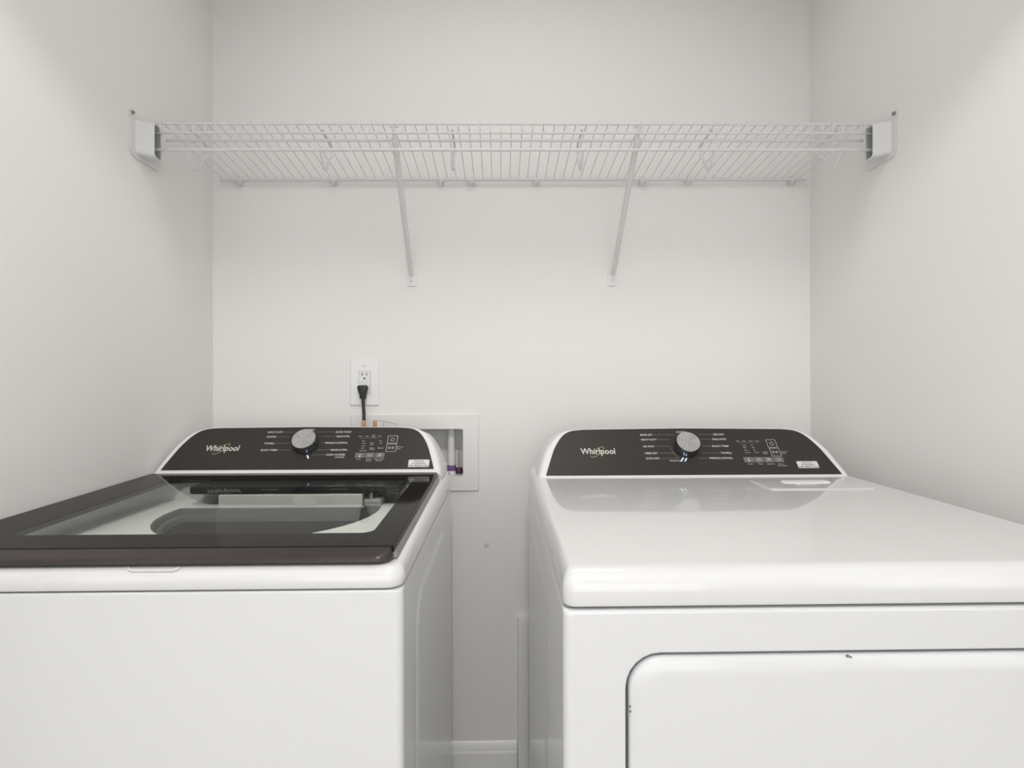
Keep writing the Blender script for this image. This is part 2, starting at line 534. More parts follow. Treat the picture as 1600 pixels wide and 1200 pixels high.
# end brackets on the side walls
for side in (-1, 1):
    wx = XL if side < 0 else XR
    t = thing('end_bracket', 'white plastic end bracket holding the shelf rails on the %s wall' % ('left' if side < 0 else 'right'),
              'bracket', (wx, -0.29, 1.70), 'end brackets of the wire shelf')
    zo = TILT * wx
    z0, z1 = 1.6770 + zo, 1.7560 + zo
    ox = lambda a: wx - side * a

    bm = B()
    # wall flange with one big round lower corner
    lp = rr(-0.332, -0.235, z0 - 0.009, z1 + 0.000, (0.020, 0.006, 0.004, 0.008), 8)
    stack(bm, [[(ox(0.0), p[0], p[1]) for p in lp], [(ox(0.0045), p[0], p[1]) for p in lp]])
    finish(bm, 'wall_flange', M['bracket'], t)
    bm = B()
    # cup: a hollow sleeve open towards the shelf
    def sleeve(y0, e):
        return rr(y0 + e, -0.2705 - e, z0 + e, z1 - e, (0.010 - e, 0.005, 0.005, 0.008 - e), 6)
    stack(bm, [[(ox(a_), p[0], p[1]) for p in sleeve(y_, e_)] for a_, y_, e_ in
               ((0.003, -0.3190, 0), (0.012, -0.3130, 0), (0.024, -0.3050, 0), (0.0315, -0.3010, 0.0), (0.0330, -0.2998, 0.0008),
                (0.0330, -0.2990, 0.0024), (0.020, -0.3040, 0.0024), (0.006, -0.3120, 0.0026))])
    finish(bm, 'bracket_cup', M['bracket'], t)
    bm = B()
    # saddle inside the cup that the rails sit in
    box(bm, min(ox(0.006), ox(0.0310)), max(ox(0.006), ox(0.0310)), -0.2735, -0.2715, z0 + 0.004, z1 - 0.006, 0.001)
    finish(bm, 'rail_saddle', M['tub_grey'], t)
    bm = B()
    lp = rr(-0.334, -0.316, z1 - 0.004, z1 + 0.016, (0.006, 0.002, 0.006, 0.007), 5)
    stack(bm, [[(ox(0.0), p[0], p[1]) for p in lp], [(ox(0.003), p[0], p[1]) for p in lp]])
    finish(bm, 'screw_tab', M['bracket'], t)
    bm = B()
    lathe(bm, [(0.0040, 0), (0.0040, 0.0030), (0.003, 0.0050), (0.0005, 0.0056)], n=16,
          mtx=Matrix.Translation((ox(0.003), -0.326, z1 + 0.0085)) @ Matrix.Rotation(-side * math.pi / 2, 4, 'Y'))
    finish(bm, 'screw', M['lid_edge'], t)

# ------------------------------------------------------------------ power outlet and plug
OXC, OZC = -0.3860, 1.1600
t = thing('wall_outlet', 'white duplex wall outlet with a wide cover plate above the washer', 'outlet', (OXC, 0, OZC))
bm = B()
a = rr(OXC - 0.0412, OXC + 0.0412, OZC - 0.0660, OZC + 0.0660, 0.0035, 4)
b_ = rr(OXC - 0.0385, OXC + 0.0385, OZC - 0.0633, OZC + 0.0633, 0.0030, 4)
ia = rr(OXC - 0.0170, OXC + 0.0170, OZC - 0.0338, OZC + 0.0338, 0.0012, 4)
stack(bm, [[(p[0], 0.0, p[1]) for p in a], [(p[0], -0.0026, p[1]) for p in a], [(p[0], -0.0058, p[1]) for p in b_],
           [(p[0], -0.0058, p[1]) for p in ia], [(p[0], -0.0020, p[1]) for p in ia]], cap1=True)
finish(bm, 'cover_plate', M['trim'], t)
bm = B()
ia = rr(OXC - 0.0162, OXC + 0.0162, OZC - 0.0330, OZC + 0.0330, 0.0012, 4)
ib = rr(OXC - 0.0156, OXC + 0.0156, OZC - 0.0324, OZC + 0.0324, 0.0012, 4)
stack(bm, [[(p[0], -0.0018, p[1]) for p in ia], [(p[0], -0.0068, p[1]) for p in ia], [(p[0], -0.0074, p[1]) for p in ib]])
finish(bm, 'receptacle', M['white_plastic'], t)
for sx, w, h in ((-0.0064, 0.0011, 0.0040), (0.0064, 0.0011, 0.0034)):
    bm = B(); box(bm, OXC + sx - w, OXC + sx + w, -0.0078, -0.0072, OZC + 0.0240 - h, OZC + 0.0240 + h)
    finish(bm, 'blade_slot', M['slot'], t, smooth=0)
bm = B()
lathe(bm, [(0.0027, 0), (0.0027, 0.0006)], n=16, mtx=Matrix.Translation((OXC, -0.0072, OZC + 0.0118)) @ Matrix.Rotation(math.pi / 2, 4, 'X'))
finish(bm, 'ground_slot', M['slot'], t, smooth=0)
for dz in (0.0045, -0.0025):
    bm = B(); box(bm, OXC - 0.0062, OXC + 0.0062, -0.0086, -0.0070, OZC + dz - 0.0028, OZC + dz + 0.0028, 0.0006)
    finish(bm, 'test_button', M['white_plastic'], t)
bm = B()
lathe(bm, [(0.0030, 0), (0.0028, 0.0010), (0.0015, 0.0016), (0.0003, 0.0017)], n=16,
      mtx=Matrix.Translation((OXC, -0.0058, OZC + 0.0480)) @ Matrix.Rotation(math.pi / 2, 4, 'X'))
finish(bm, 'plate_screw', M['screw'], t)

t = thing('power_cord', 'black power cord plugged into the lower socket of the white outlet', 'power cord', (OXC, -0.02, 1.12))
bm = B()
# flat-faced moulded plug: fan-shaped head narrowing to the strain relief
pxc = OXC + 0.0012
secs = [(1.1525, 0.0085, 0.0040), (1.1515, 0.0125, 0.0075), (1.1480, 0.0148, 0.0100), (1.1420, 0.0142, 0.0108), (1.1330, 0.0112, 0.0104),
        (1.1240, 0.0090, 0.0090), (1.1190, 0.0082, 0.0080), (1.1185, 0.0092, 0.0086), (1.1150, 0.0092, 0.0086), (1.1145, 0.0074, 0.0072)]
loops = []
for z, hx, hy in secs:
    xc = pxc - 0.003 + (1.1525 - z) * 0.02
    loops.append([(xc + hx * math.copysign(abs(math.cos(k * math.pi / 12)) ** .6, math.cos(k * math.pi / 12)),
                   -0.0190 + hy * math.copysign(abs(math.sin(k * math.pi / 12)) ** .6, math.sin(k * math.pi / 12)), z) for k in range(24)])
stack(bm, loops)
box(bm, pxc - 0.0095, pxc + 0.0060, -0.0120, -0.0073, 1.1300, 1.1470, 0.001)
finish(bm, 'plug', M['black'], t)
bm = B()
tube(bm, [(pxc - 0.0020, -0.019, 1.1150), (pxc - 0.0010, -0.020, 1.0950), (pxc + 0.0010, -0.022, 1.0750), (pxc + 0.0020, -0.026, 1.0550),
          (pxc + 0.0020, -0.030, 1.0300), (pxc - 0.004, -0.034, 0.98), (pxc - 0.012, -0.04, 0.93), (pxc - 0.02, -0.06, 0.88),
          (pxc - 0.02, -0.10, 0.85), (pxc - 0.02, -0.1285, 0.845)], 0.0048, 12)
finish(bm, 'cable', M['black'], t)

# ------------------------------------------------------------------ washer outlet box in the wall
t = thing('washing_machine_outlet_box', 'recessed white washing machine supply and drain box in the wall behind the washer', 'outlet box', (-0.24, 0, 0.96))
bm = B()
FX = (-0.4267, -0.0600, 0.8476, 1.0703)
fo = rr(FX[0], FX[1], FX[2], FX[3], 0.005, 4)
fi = rr(FX[0] + 0.003, FX[1] - 0.003, FX[2] + 0.003, FX[3] - 0.003, 0.004, 4)
hi = rr(BX[0] + 0.0012, BX[1] - 0.0012, BX[2] + 0.0012, BX[3] - 0.0012, 0.006, 4)
stack(bm, [[(p[0], 0.0, p[1]) for p in fo], [(p[0], -0.0030, p[1]) for p in fo], [(p[0], -0.0060, p[1]) for p in fi],
           [(p[0], -0.0060, p[1]) for p in hi], [(p[0], 0.0010, p[1]) for p in hi]], cap0=False, cap1=False)
finish(bm, 'face_frame', M['box_plastic'], t)
bm = B()
stack(bm, [[(p[0], 0.0010, p[1]) for p in hi], [(p[0], 0.088, p[1]) for p in hi]], cap0=False, cap1=True)
finish(bm, 'recess', M['white_plastic'], t)
bm = B()
lathe(bm, [(0.0112, 0.0), (0.0112, 0.118), (0.0108, 0.1345)], n=24, origin=(-0.1430, 0.040, 0.892))
drain = finish(bm, 'standpipe', M['pvc'], t)
bm = B()
lathe(bm, [(0.0116, 0.0), (0.0128, 0.001), (0.0128, 0.0165), (0.0118, 0.0175)], n=24, origin=(-0.1430, 0.040, 0.8995))
finish(bm, 'primer_ring', M['primer'], t, label='purple pipe primer stain')
bm = B()
lathe(bm, [(0.0135, 0.0), (0.0135, 0.0085), (0.0120, 0.0098)], n=24, origin=(-0.1430, 0.040, 0.8912))
finish(bm, 'pipe_collar', M['pvc'], t)
bm = B()
lathe(bm, [(0.0085, 0.0), (0.0085, 0.062), (0.0080, 0.068)], n=20, origin=(-0.1290, 0.054, 0.892))
finish(bm, 'supply_pipe', M['pvc_old'], t)
bm = B()
lathe(bm, [(0.0090, 0.0), (0.0112, 0.002), (0.0120, 0.008), (0.0105, 0.0150), (0.0092, 0.0175)], n=20, origin=(-0.1210, 0.042, 0.8915))
finish(bm, 'primer_blot', M['primer_dark'], t, label='dark purple primer blot')
bm = B()
box(bm, -0.1500, -0.1470, 0.0262, 0.0275, 0.8930, 0.8965)
finish(bm, 'collar_notch', M['chip'], t, smooth=0)

# two copper hammer arrestors standing in front of the box
for x, lb in ((-0.3750, 'stub of copper pipe directly below the black cord, behind the washer'),
              (-0.3435, 'stub of copper pipe with a white paper tag, right of the black cord')):
    t = thing('copper_pipe', lb, 'pipe', (x, -0.060, 0.93), 'copper pipe stubs at the washer box')
    bm = B()
    lathe(bm, [(0.0060, 0.0), (0.0060, 0.004), (0.0052, 0.006), (0.0052, 0.112), (0.0048, 0.1165), (0.0030, 0.1180), (0.0005, 0.1185)], n=20,
          origin=(x, -0.060, 0.938))
    finish(bm, 'pipe_body', M['copper'], t)
    bm = B()
    tube(bm, [(x, -0.060, 0.938), (x, -0.052, 0.928), (x, -0.030, 0.922), (x, 0.02, 0.920), (x, 0.0875, 0.920)], 0.0062, 12)
    finish(bm, 'valve_elbow', M['lid_edge'], t)
t2 = thing('paper_tag', 'small curled white paper tag with fine black line, wired to the copper stub', 'tag', (-0.335, -0.06, 1.045))
bm = B()
pts = [(-0.3368 + 0.0042 * k, -0.0655 - 0.001 * math.sin(k * .6)) for k in range(4)]
loops = []
for (px, py) in pts:
    loops.append([(px, py, 1.0250), (px, py - 0.0008, 1.0250), (px, py - 0.0008, 1.0530), (px, py, 1.0530)])
stack(bm, loops)
finish(bm, 'tag_paper', M['sticker'], t2)
bm = B()
tube(bm, [(-0.3395, -0.0640, 1.0548), (-0.3300, -0.0650, 1.0552), (-0.3180, -0.0650, 1.0540), (-0.3050, -0.0640, 1.0512), (-0.2930, -0.062, 1.0475),
          (-0.2840, -0.06, 1.0440)], 0.00045, 6)
finish(bm, 'tag_wire', M['black'], t2)
bm = B()
tube(bm, [(-0.3215, -0.0650, 1.0545), (-0.3222, -0.0650, 1.049), (-0.3205, -0.065, 1.044), (-0.3170, -0.065, 1.040)], 0.00035, 6)
finish(bm, 'tag_string', M['chip'], t2)

# ------------------------------------------------------------------ dryer vent box in the wall, mostly behind the dryer
t = thing('dryer_vent_box', 'recessed white dryer vent box whose left edge shows low in the gap', 'vent box', (0.21, 0, 0.0))
bm = B()
fo = rr(0.0495, 0.3800, 0.02, 0.4930, 0.002, 3)
fm = rr(0.0515, 0.3780, 0.022, 0.4850, 0.002, 3)
hi = rr(VX[0] + 0.001, VX[1] - 0.001, VX[2] + 0.001, VX[3] - 0.001, 0.004, 3)
stack(bm, [[(p[0], 0.0, p[1]) for p in fo], [(p[0], -0.012, p[1]) for p in fo], [(p[0], -0.0150, p[1]) for p in fm],
           [(p[0], -0.015, p[1]) for p in hi], [(p[0], 0.10, p[1]) for p in hi]], cap0=False)
finish(bm, 'vent_frame', M['trim'], t)
bm = B()
lathe(bm, [(0.054, 0.0), (0.054, 0.09), (0.052, 0.09), (0.052, 0.01)], n=32,
      mtx=Matrix.Translation((0.21, 0.099, 0.20)) @ Matrix.Rotation(math.pi / 2, 4, 'X'), cap=False)
finish(bm, 'duct_collar', M['lid_edge'], t)


# ------------------------------------------------------------------ appliance helpers
class Face:
    """the slanted control face: point(x, v, h) = across, up the slope, out of the slope"""
    def __init__(s, y0, z0, y1, z1):
        s.p = Vector((0, y0, z0))
        d = Vector((0, y1 - y0, z1 - z0))
        s.L = d.length
        s.v = d.normalized()
        s.n = Vector((0, -s.v.z, s.v.y))
        s.m = Matrix(((1, 0, s.n.x, 0), (0, s.v.y, s.n.y, 0), (0, s.v.z, s.n.z, 0), (0, 0, 0, 1)))

    def __call__(s, x, v, h=0.0):
        return Vector((x, 0, 0)) + s.p + s.v * v + s.n * h

    def mtx(s, x, v, h=0.0):
        return Matrix.Translation(s(x, v, h)) @ s.m


def text_bm(bm, F, txt, x0, x1, vc, h, lift=0.0008, bold=0.0, slant=0.0, baseline=False):
    """flat lettering fitted between x0 and x1, cap height h, centred on vc"""
    cu = bpy.data.curves.new('txt', 'FONT')
    cu.body = txt
    cu.size = 1.0
    cu.offset = bold
    cu.shear = slant
    cu.resolution_u = 2
    o = bpy.data.objects.new('txt', cu)
    me = o.to_mesh()
    xs_ = [v.co.x for v in me.vertices]
    if not xs_:
        return
    a, b = min(xs_), max(xs_)
    cap = 0.729
    base = vc if baseline else vc - h / 2
    vs = [bm.verts.new(F(x0 + (v.co.x - a) / (b - a) * (x1 - x0), base + v.co.y / cap * h, lift)) for v in me.vertices]
    for p in me.polygons:
        try:
            bm.faces.new([vs[i] for i in p.vertices])
        except ValueError:
            pass
    o.to_mesh_clear()
    bpy.data.objects.remove(o)
    bpy.data.curves.remove(cu)


def quad_on(bm, F, x0, x1, v0, v1, h0=0.0, h1=0.0006):
    c = [(x0, v0), (x1, v0), (x1, v1), (x0, v1)]
    stack(bm, [[F(x, v, h0) for x, v in c], [F(x, v, h1) for x, v in c]])


def path_on(bm, F, pts, w=0.0007, h=0.0008):
    for (a, b) in zip(pts, pts[1:]):
        a = Vector(a); b = Vector(b)
        d = (b - a).normalized()
        q = Vector((-d.y, d.x)) * w / 2
        vs = [bm.verts.new(F(p.x, p.y, h)) for p in (a - q, b - q, b + q, a + q)]
        bm.faces.new(vs)


def flat_finish(bm, name, m, parent, **k):
    me = bpy.data.meshes.new(name)
    bm.to_mesh(me); bm.free()
    me.materials.append(m)
    o = bpy.data.objects.new(name, me)
    link(o, parent)
    for a, b in k.items():
        o[a] = b
    return o


def smooth_outline(pts, n=5):
    """Catmull-Rom through an open polyline"""
    out = []
    P = [pts[0]] + list(pts) + [pts[-1]]
    for i in range(1, len(P) - 2):
        p0, p1, p2, p3 = [Vector(p) for p in P[i - 1:i + 3]]
        for k in range(n):
            s = k / n
            out.append(tuple(0.5 * ((2 * p1) + (p2 - p0) * s + (2 * p0 - 5 * p1 + 4 * p2 - p3) * s * s + (3 * p1 - p0 - 3 * p2 + p3) * s ** 3)))
    out.append(tuple(pts[-1]))
    return out


def console(t, F, cx, panel_half, house_half, yback, zdeck, x0, x1):
    """white console housing with a dark inset panel; *_half = [(half-width, v)...] from the base up to the centre"""
    def full(half):
        h = smooth_outline(half, 4)
        left = [(cx - w, v) for w, v in h]
        right = [(cx + w, v) for w, v in h][::-1]
        return left + right[1:] if abs(h[-1][0]) < 1e-6 else left + right
    ho = full(house_half)
    po = full(panel_half)
    bm = B()
    n = len(ho)

    front = [F(px + (hx - px) * .42, pv + (hv - pv) * .6, 0.001) for (hx, hv), (px, pv) in zip(ho, po)]
    edge0 = [F(px + (hx - px) * .80, pv + (hv - pv) * .9, -0.003) for (hx, hv), (px, pv) in zip(ho, po)]
    edge = [F(x, v, -0.012) for x, v in ho]
    mid = [Vector((p.x, (p.y * .55 + yback * .45), p.z - .0005)) for p in edge]
    back = [Vector((p.x + (0.004 if p.x < cx else -0.004), yback + 0.010, p.z - 0.004)) for p in edge]
    back2 = [Vector((p.x + (0.010 if p.x < cx else -0.010), yback, p.z - 0.012)) for p in edge]
    stack(bm, [front, edge0, edge, mid, back, back2])
    finish(bm, 'console', M['white_plastic'], t, smooth=40)
    # little base strip joining the console to the deck
    bm = B()
    stack(bm, [[F(x, v, 0.001) for x, v in po], [F(x, v, 0.0026) for x, v in po]])
    return finish(bm, 'control_panel', M['panel'], t, smooth=30)


def logo(t, F, x0, x1, base, cap, ring):
    bm = B()
    text_bm(bm, F, 'Whirlpool', x0, x1, base, cap, lift=0.0032, bold=0.016, baseline=True)
    lg = flat_finish(bm, 'brand_lettering', M['print'], t, label='white maker name lettering')
    bm = B()
    xa, va, xb, vb = ring
    cx, cv = (xa + xb) / 2, (va + vb) / 2
    ln = math.hypot(xb - xa, vb - va) / 2 * 1.02
    ang = math.atan2(vb - va, xb - xa)
    pts = []
    for k in range(41):
        a = math.radians(-200 + 330 * k / 40)
        ex, ev = ln * math.cos(a), ln * 0.33 * math.sin(a)
        pts.append((cx + ex * math.cos(ang) - ev * math.sin(ang), cv + ex * math.sin(ang) + ev * math.cos(ang)))
    path_on(bm, F, pts, 0.0011, 0.0034)
    flat_finish(bm, 'brand_ring', M['gold'], t, label='thin gold swirl around the lettering')


def knob(t, F, x, v, R=0.0295, H=0.024, mark=80):
    m = F.mtx(x, v, 0.0026)
    # built round the local z axis, so the spun streaks follow the object's own axis
    bm = B()
    lathe(bm, [(R * 0.93, 0.0), (R * 0.93, 0.0020), (R * 1.0, 0.0026), (R * 0.99, H * 0.55), (R * 0.965, H * .8), (R * 0.955, H - 0.0020), (R * 0.935, H - 0.0008)], n=64)
    k = finish(bm, 'dial', M['chrome'], None, smooth=30)
    k.matrix_basis = m
    k.parent = t
    k.matrix_parent_inverse = parent_world(t).inverted()
    bm = B()
    lathe(bm, [(R * 0.935, H - 0.0010), (R * 0.925, H), (R * 0.5, H - 0.0003), (0.0005, H - 0.0005)], n=64)
    f = finish(bm, 'dial_face', M['brushed'], None, smooth=30)
    f.parent = k
    bm = B()
    a = math.radians(mark)
    c, s = math.cos(a), math.sin(a)
    q = [(R * .42, -0.0006), (R * .88, -0.0010), (R * .88, 0.0010), (R * .42, 0.0006)]
    for z in (H + 0.0002,):
        bm.faces.new([bm.verts.new((px * c - py * s, px * s + py * c, z)) for px, py in q])
    me = bpy.data.meshes.new('pointer'); bm.to_mesh(me); bm.free(); me.materials.append(M['print'])
    pn = bpy.data.objects.new('pointer', me); COL.objects.link(pn); pn.parent = k
    # fine ticks round the skirt
    bm = B()
    for i in range(36):
        a = 2 * math.pi * i / 36
        mt = Matrix.Rotation(a, 4, 'Z')
        vs = [bm.verts.new(mt @ Vector(p)) for p in ((R * 1.003, -0.0004, 0.0040), (R * 1.003, 0.0004, 0.0040), (R * 0.990, 0.0004, H * .72), (R * .990, -0.0004, H * .72))]
        bm.faces.new(vs)
    me = bpy.data.meshes.new('grip_ticks'); bm.to_mesh(me); bm.free(); me.materials.append(M['seam'])
    gk = bpy.data.objects.new('grip_ticks', me); COL.objects.link(gk); gk.parent = k
    gk['kind'] = 'stuff'
    return k


def controls(t, F, labels, lines, small, cap, btns, boxes, sticker, leds, extra=None):
    bm = B()
    for s, a, b, v in labels:
        h = cap if s.isupper() else cap * 0.8
        text_bm(bm, F, s, a, b, v, h, lift=0.0032, bold=0.018)
    flat_finish(bm, 'cycle_lettering', M['print'], t, kind='stuff')
    bm = B()
    for a, b, v in lines:
        path_on(bm, F, [(a, v), (b, v)], 0.0006, 0.0031)
    if extra:
        path_on(bm, F, extra, 0.0006, 0.0031)
    flat_finish(bm, 'cycle_lines', M['print_dim'], t, kind='stuff')
    bm = B()
    for s, a, b, v in small:
        text_bm(bm, F, s, a, b, v, 0.0027, lift=0.0032, bold=0.008)
    flat_finish(bm, 'status_lettering', M['print'], t, kind='stuff')
    for i, (a, b) in enumerate(btns['x']):
        bm = B()
        v0, v1 = btns['v']
        quad_on(bm, F, a, b, v0, v1, 0.002, 0.0036)
        bt = finish(bm, 'option_button', M['button'], t, smooth=0)
        bm = B()
        c = (a + b) / 2; vc = (v0 + v1) / 2
        ic = btns['icon'][i]
        if ic == 'temp':
            path_on(bm, F, [(c, vc - .004), (c, vc + .0045)], 0.0016, 0.0039)
            quad_on(bm, F, c - .0018, c + .0018, vc - .0050, vc - .0020, .0037, .0039)
        elif ic == 'clock':
            path_on(bm, F, [(c + .004 * math.cos(k * .5236), vc + .004 * math.sin(k * .5236)) for k in range(13)], 0.0007, 0.0039)
            path_on(bm, F, [(c, vc + .003), (c, vc), (c + .002, vc)], 0.0007, 0.0039)
        elif ic == 'wave':
            for d in (-.002, .002):
                path_on(bm, F, [(c - .005 + k * .0012, vc + d + .0012 * math.sin(k * 1.1)) for k in range(9)], 0.0007, 0.0039)
        else:
            for d in (-.0025, 0, .0025):
                path_on(bm, F, [(c - .0035, vc + d), (c + .004, vc + d + .0008)], 0.0009, 0.0039)
            path_on(bm, F, [(c - .003, vc - .004), (c - .002, vc + .004)], 0.0007, 0.0039)
        flat_finish(bm, 'icon', M['print'], bt)
    for i, (a, b, v0, v1) in enumerate(boxes):
        bm = B()
        w = 0.0009
        pts = [(a, v0), (b, v0), (b, v1), (a, v1), (a, v0)]
        path_on(bm, F, pts, w, 0.0031)
        c, vc = (a + b) / 2, (v0 + v1) / 2
        if i == 0:
            path_on(bm, F, [(c + .0045 * math.cos(math.radians(125 + 290 * k / 14)), vc + .0045 * math.sin(math.radians(125 + 290 * k / 14)))
                            for k in range(15)], 0.0009, 0.0031)
            path_on(bm, F, [(c, vc + .001), (c, vc + .0055)], 0.0009, 0.0031)
        else:
            path_on(bm, F, [(c - .0065, vc - .0035), (c - .0065, vc + .0035), (c - .0008, vc), (c - .0065, vc - .0035)], 0.0009, 0.0031)
            for d in (.0022, .0052):
                path_on(bm, F, [(c + d, vc - .0035), (c + d, vc + .0035)], 0.0012, 0.0031)
        flat_finish(bm, 'power_key' if i == 0 else 'start_key', M['print'], t)
    a, b, v0, v1 = sticker
    bm = B()
    lp = rr(a, b, v0, v1, 0.0025, 3)
    stack(bm, [[F(p[0], p[1], 0.0028) for p in lp], [F(p[0], p[1], 0.0034) for p in lp]])
    st = finish(bm, 'film_sticker', M['sticker'], t, smooth=0, label='white sticker asking to remove the protective film')
    bm = B()
    w = b - a
    hh = v1 - v0
    text_bm(bm, F, 'Remove', a + w * .28, b - w * .26, v0 + hh * .80, 0.0036, lift=0.0037, bold=0.02)
    text_bm(bm, F, 'Protective', a + w * .20, b - w * .18, v0 + hh * .50, 0.0036, lift=0.0037, bold=0.02)
    text_bm(bm, F, 'Film Before Use', a + w * .05, b - w * .04, v0 + hh * .20, 0.0036, lift=0.0037, bold=0.02)
    flat_finish(bm, 'sticker_lettering', M['ink'], st)
    for pts in leds:
        bm = B()
        path_on(bm, F, pts, 0.0024, 0.0034)
        flat_finish(bm, 'indicator_light', M['led'], t, label='small lit blue-white indicator')


def top_cover(bm, x0, x1, y0, y1, zb, zt, slope, rfront, rside, hole=None, plan_r=0.016, nr=8, zin=None):
    """white moulded top: rounded front roll, rounded sides, optional rounded-rectangle hole"""
    loops = []

    def lift(lp, z):
        w = max(0.0, (z - zb) / (zt - zb))
        return [(x, y, z + slope * (y - y0) * w) for x, y in lp]
    for e, z in ((0.005, zb), (0.0015, zb + 0.0015), (0.0, zb + 0.005)):
        loops.append(lift(rr(x0 + e, x1 - e, y0 + e, y1 - e, plan_r, 8), z))
    hgt = zt - zb - 0.006
    for k in range(nr + 1):
        a = math.pi / 2 * k / nr
        es = rside * (1 - math.cos(a))
        ef = rfront * (1 - math.cos(a))
        z = zt - min(hgt, rfront * 1.05) * (1 - math.sin(a))
        loops.append(lift(rr(x0 + es, x1 - es, y0 + ef, y1 - es * .3, max(plan_r - es * .5, .004), 8), z))
    if hole:
        h = rr(*hole[:4], hole[4], 8)
        loops.append(lift(h, zt))
        loops.append(lift(rr(hole[0] + .001, hole[1] - .001, hole[2] + .001, hole[3] - .001, hole[4], 8), zt - 0.002))
        loops.append([(x, y, zin) for x, y in rr(hole[0] + .001, hole[1] - .001, hole[2] + .001, hole[3] - .001, hole[4], 8)])
        stack(bm, loops, cap0=False, cap1=False)
    else:
        stack(bm, loops)


def side_pad(bm, x, sgn, y0, y1, z0, z1, h=0.005, soft=0.020, r=0.06):
    """pressed raised field on a side panel; sgn = direction it bulges"""
    loops = []
    for e, k in ((0, 0), (soft * .25, .12), (soft * .5, .5), (soft * .75, .88), (soft, 1.0)):
        loops.append([(x + sgn * (h * k - 0.0004), a, b) for a, b in rr(y0 + e, y1 - e, z0 + e, z1 - e, max(r - e, .01), 8)])
    stack(bm, loops, cap0=False)


def shell(bm, x0, x1, yf, yb, z0, z1, door=None):
    """sheet-metal cabinet built as loops along y, softly rounded at the front"""
    r = 0.004
    L = [[(a, yb, b) for a, b in rr(x0, x1, z0, z1, r, 6)]]
    R_ = 0.010
    for k in range(7):
        a = math.pi / 2 * k / 6
        e = R_ * (1 - math.cos(a))
        y = yf + R_ * (1 - math.sin(a))
        L.append([(p, y, q) for p, q in rr(x0 + e, x1 - e, z0 + e * .3, z1 - e * .5, r + e * .5, 6)])
    if door:
        dx0, dx1, dz0, dz1, dr = door
        for e, y in ((-0.0035, yf), (-0.001, yf + 0.0012), (0.0, yf + 0.0035), (0.0, yf + 0.03)):
            L.append([(p, y, q) for p, q in rr(dx0 + e, dx1 - e, dz0 + e, dz1 - e, dr, 6)])
    stack(bm, L)


# ------------------------------------------------------------------ WASHER
wx0, wx1, wyf, wyb = -0.8145, -0.128, -0.805, -0.135
SEAM = 0.8825
SEAM_D = 0.8845
washer = thing('washing_machine', 'white top-load washing machine on the left with dark glass lid and dark control panel',
               'washing machine', ((wx0 + wx1) / 2, (wyf + wyb) / 2, 0))
bm = B()
# cabinet: open at the top so that the tub sits inside
L = []
for z, e in ((0.012, 0.0), (SEAM - 0.0045, 0.0), (SEAM - 0.0015, 0.0015), (SEAM - 0.0010, 0.0045), (SEAM - 0.0010, 0.012), (SEAM - 0.03, 0.012)):
    L.append([(x, y, z) for x, y in rr(wx0 + e, wx1 - e, wyf + e, wyb - e, 0.011, 8)])
stack(bm, L, cap1=False)
side_pad(bm, wx1, 1, -0.708, -0.300, 0.09, 0.838, h=0.004)
finish(bm, 'cabinet', M['enamel'], washer, smooth=35)
for (x, y) in ((wx0 + .05, wyf + .05), (wx1 - .05, wyf + .05), (wx0 + .05, wyb - .05), (wx1 - .05, wyb - .05)):
    bm = B(); lathe(bm, [(0.02, 0.0), (0.02, 0.008), (0.012, 0.010), (0.012, 0.016)], n=16, origin=(x, y, 0)); finish(bm, 'foot', M['black'], washer)

LS = (0.9480 - 0.9310) / (0.7745 - 0.28)      # slope of the lid towards the back


def lz(y, h=0.0):
    return 0.9310 + LS * (y + 0.7745) + h


bm = B()
DZF = 0.9105
top_cover(bm, wx0, wx1, wyf, wyb, SEAM, DZF, LS * 1.0, 0.017, 0.014, hole=(-0.775, -0.172, -0.745, -0.285, 0.05), plan_r=0.022, zin=0.880)
finish(bm, 'top_deck', M['enamel_top'], washer, smooth=35)

# tub cover with a D-shaped mouth
cxo, cyo, ro = -0.468, -0.4000, 0.215


def dshape(r, yb_, n=28):
    out = []
    half = math.sqrt(max(r * r - (yb_ - cyo) ** 2, 1e-6))
    a0 = math.atan2(yb_ - cyo, -half)
    a1 = math.atan2(yb_ - cyo, half)
    if a0 < 0:
        a0 += 2 * math.pi
    a1 += 2 * math.pi
    for k in range(n):
        a = a0 + (a1 - a0) * k / (n - 1)
        out.append((cxo + r * math.cos(a), cyo + r * math.sin(a)))
    return out


YB = -0.372
bm = B()
tz = 0.8905
hole_ = dshape(ro, YB)
nh = len(hole_)


def outer_for(hole, x0, x1, y0, y1):
    out = []
    for x, y in hole:
        dx, dy = x - cxo, y - (cyo - 0.02)
        s = 1e9
        if dx > 1e-6: s = min(s, (x1 - cxo) / dx)
        if dx < -1e-6: s = min(s, (x0 - cxo) / dx)
        if dy > 1e-6: s = min(s, (y1 - (cyo - 0.02)) / dy)
        if dy < -1e-6: s = min(s, (y0 - (cyo - 0.02)) / dy)
        out.append((cxo + dx * s, cyo - 0.02 + dy * s))
    return out


# front part follows the mouth, back part is a plain strip behind it
po_ = []
for x, y in hole_:
    po_.append((x, y))
oo = []
for i, (x, y) in enumerate(hole_):
    a = math.atan2(y - YB, x - cxo)
    dx, dy = math.cos(a), math.sin(a)
    s = 1e9
    if dx > 1e-6: s = min(s, (-0.168 - cxo) / dx)
    if dx < -1e-6: s = min(s, (-0.779 - cxo) / dx)
    if dy < -1e-6: s = min(s, (-0.749 - YB) / dy)
    oo.append((cxo + dx * s, YB + dy * s))
ao = [bm.verts.new((x, y, tz)) for x, y in oo]
ai = [bm.verts.new((x, y, tz)) for x, y in hole_]
for k in range(nh - 1):
    bm.faces.new((ao[k], ao[k + 1], ai[k + 1], ai[k]))
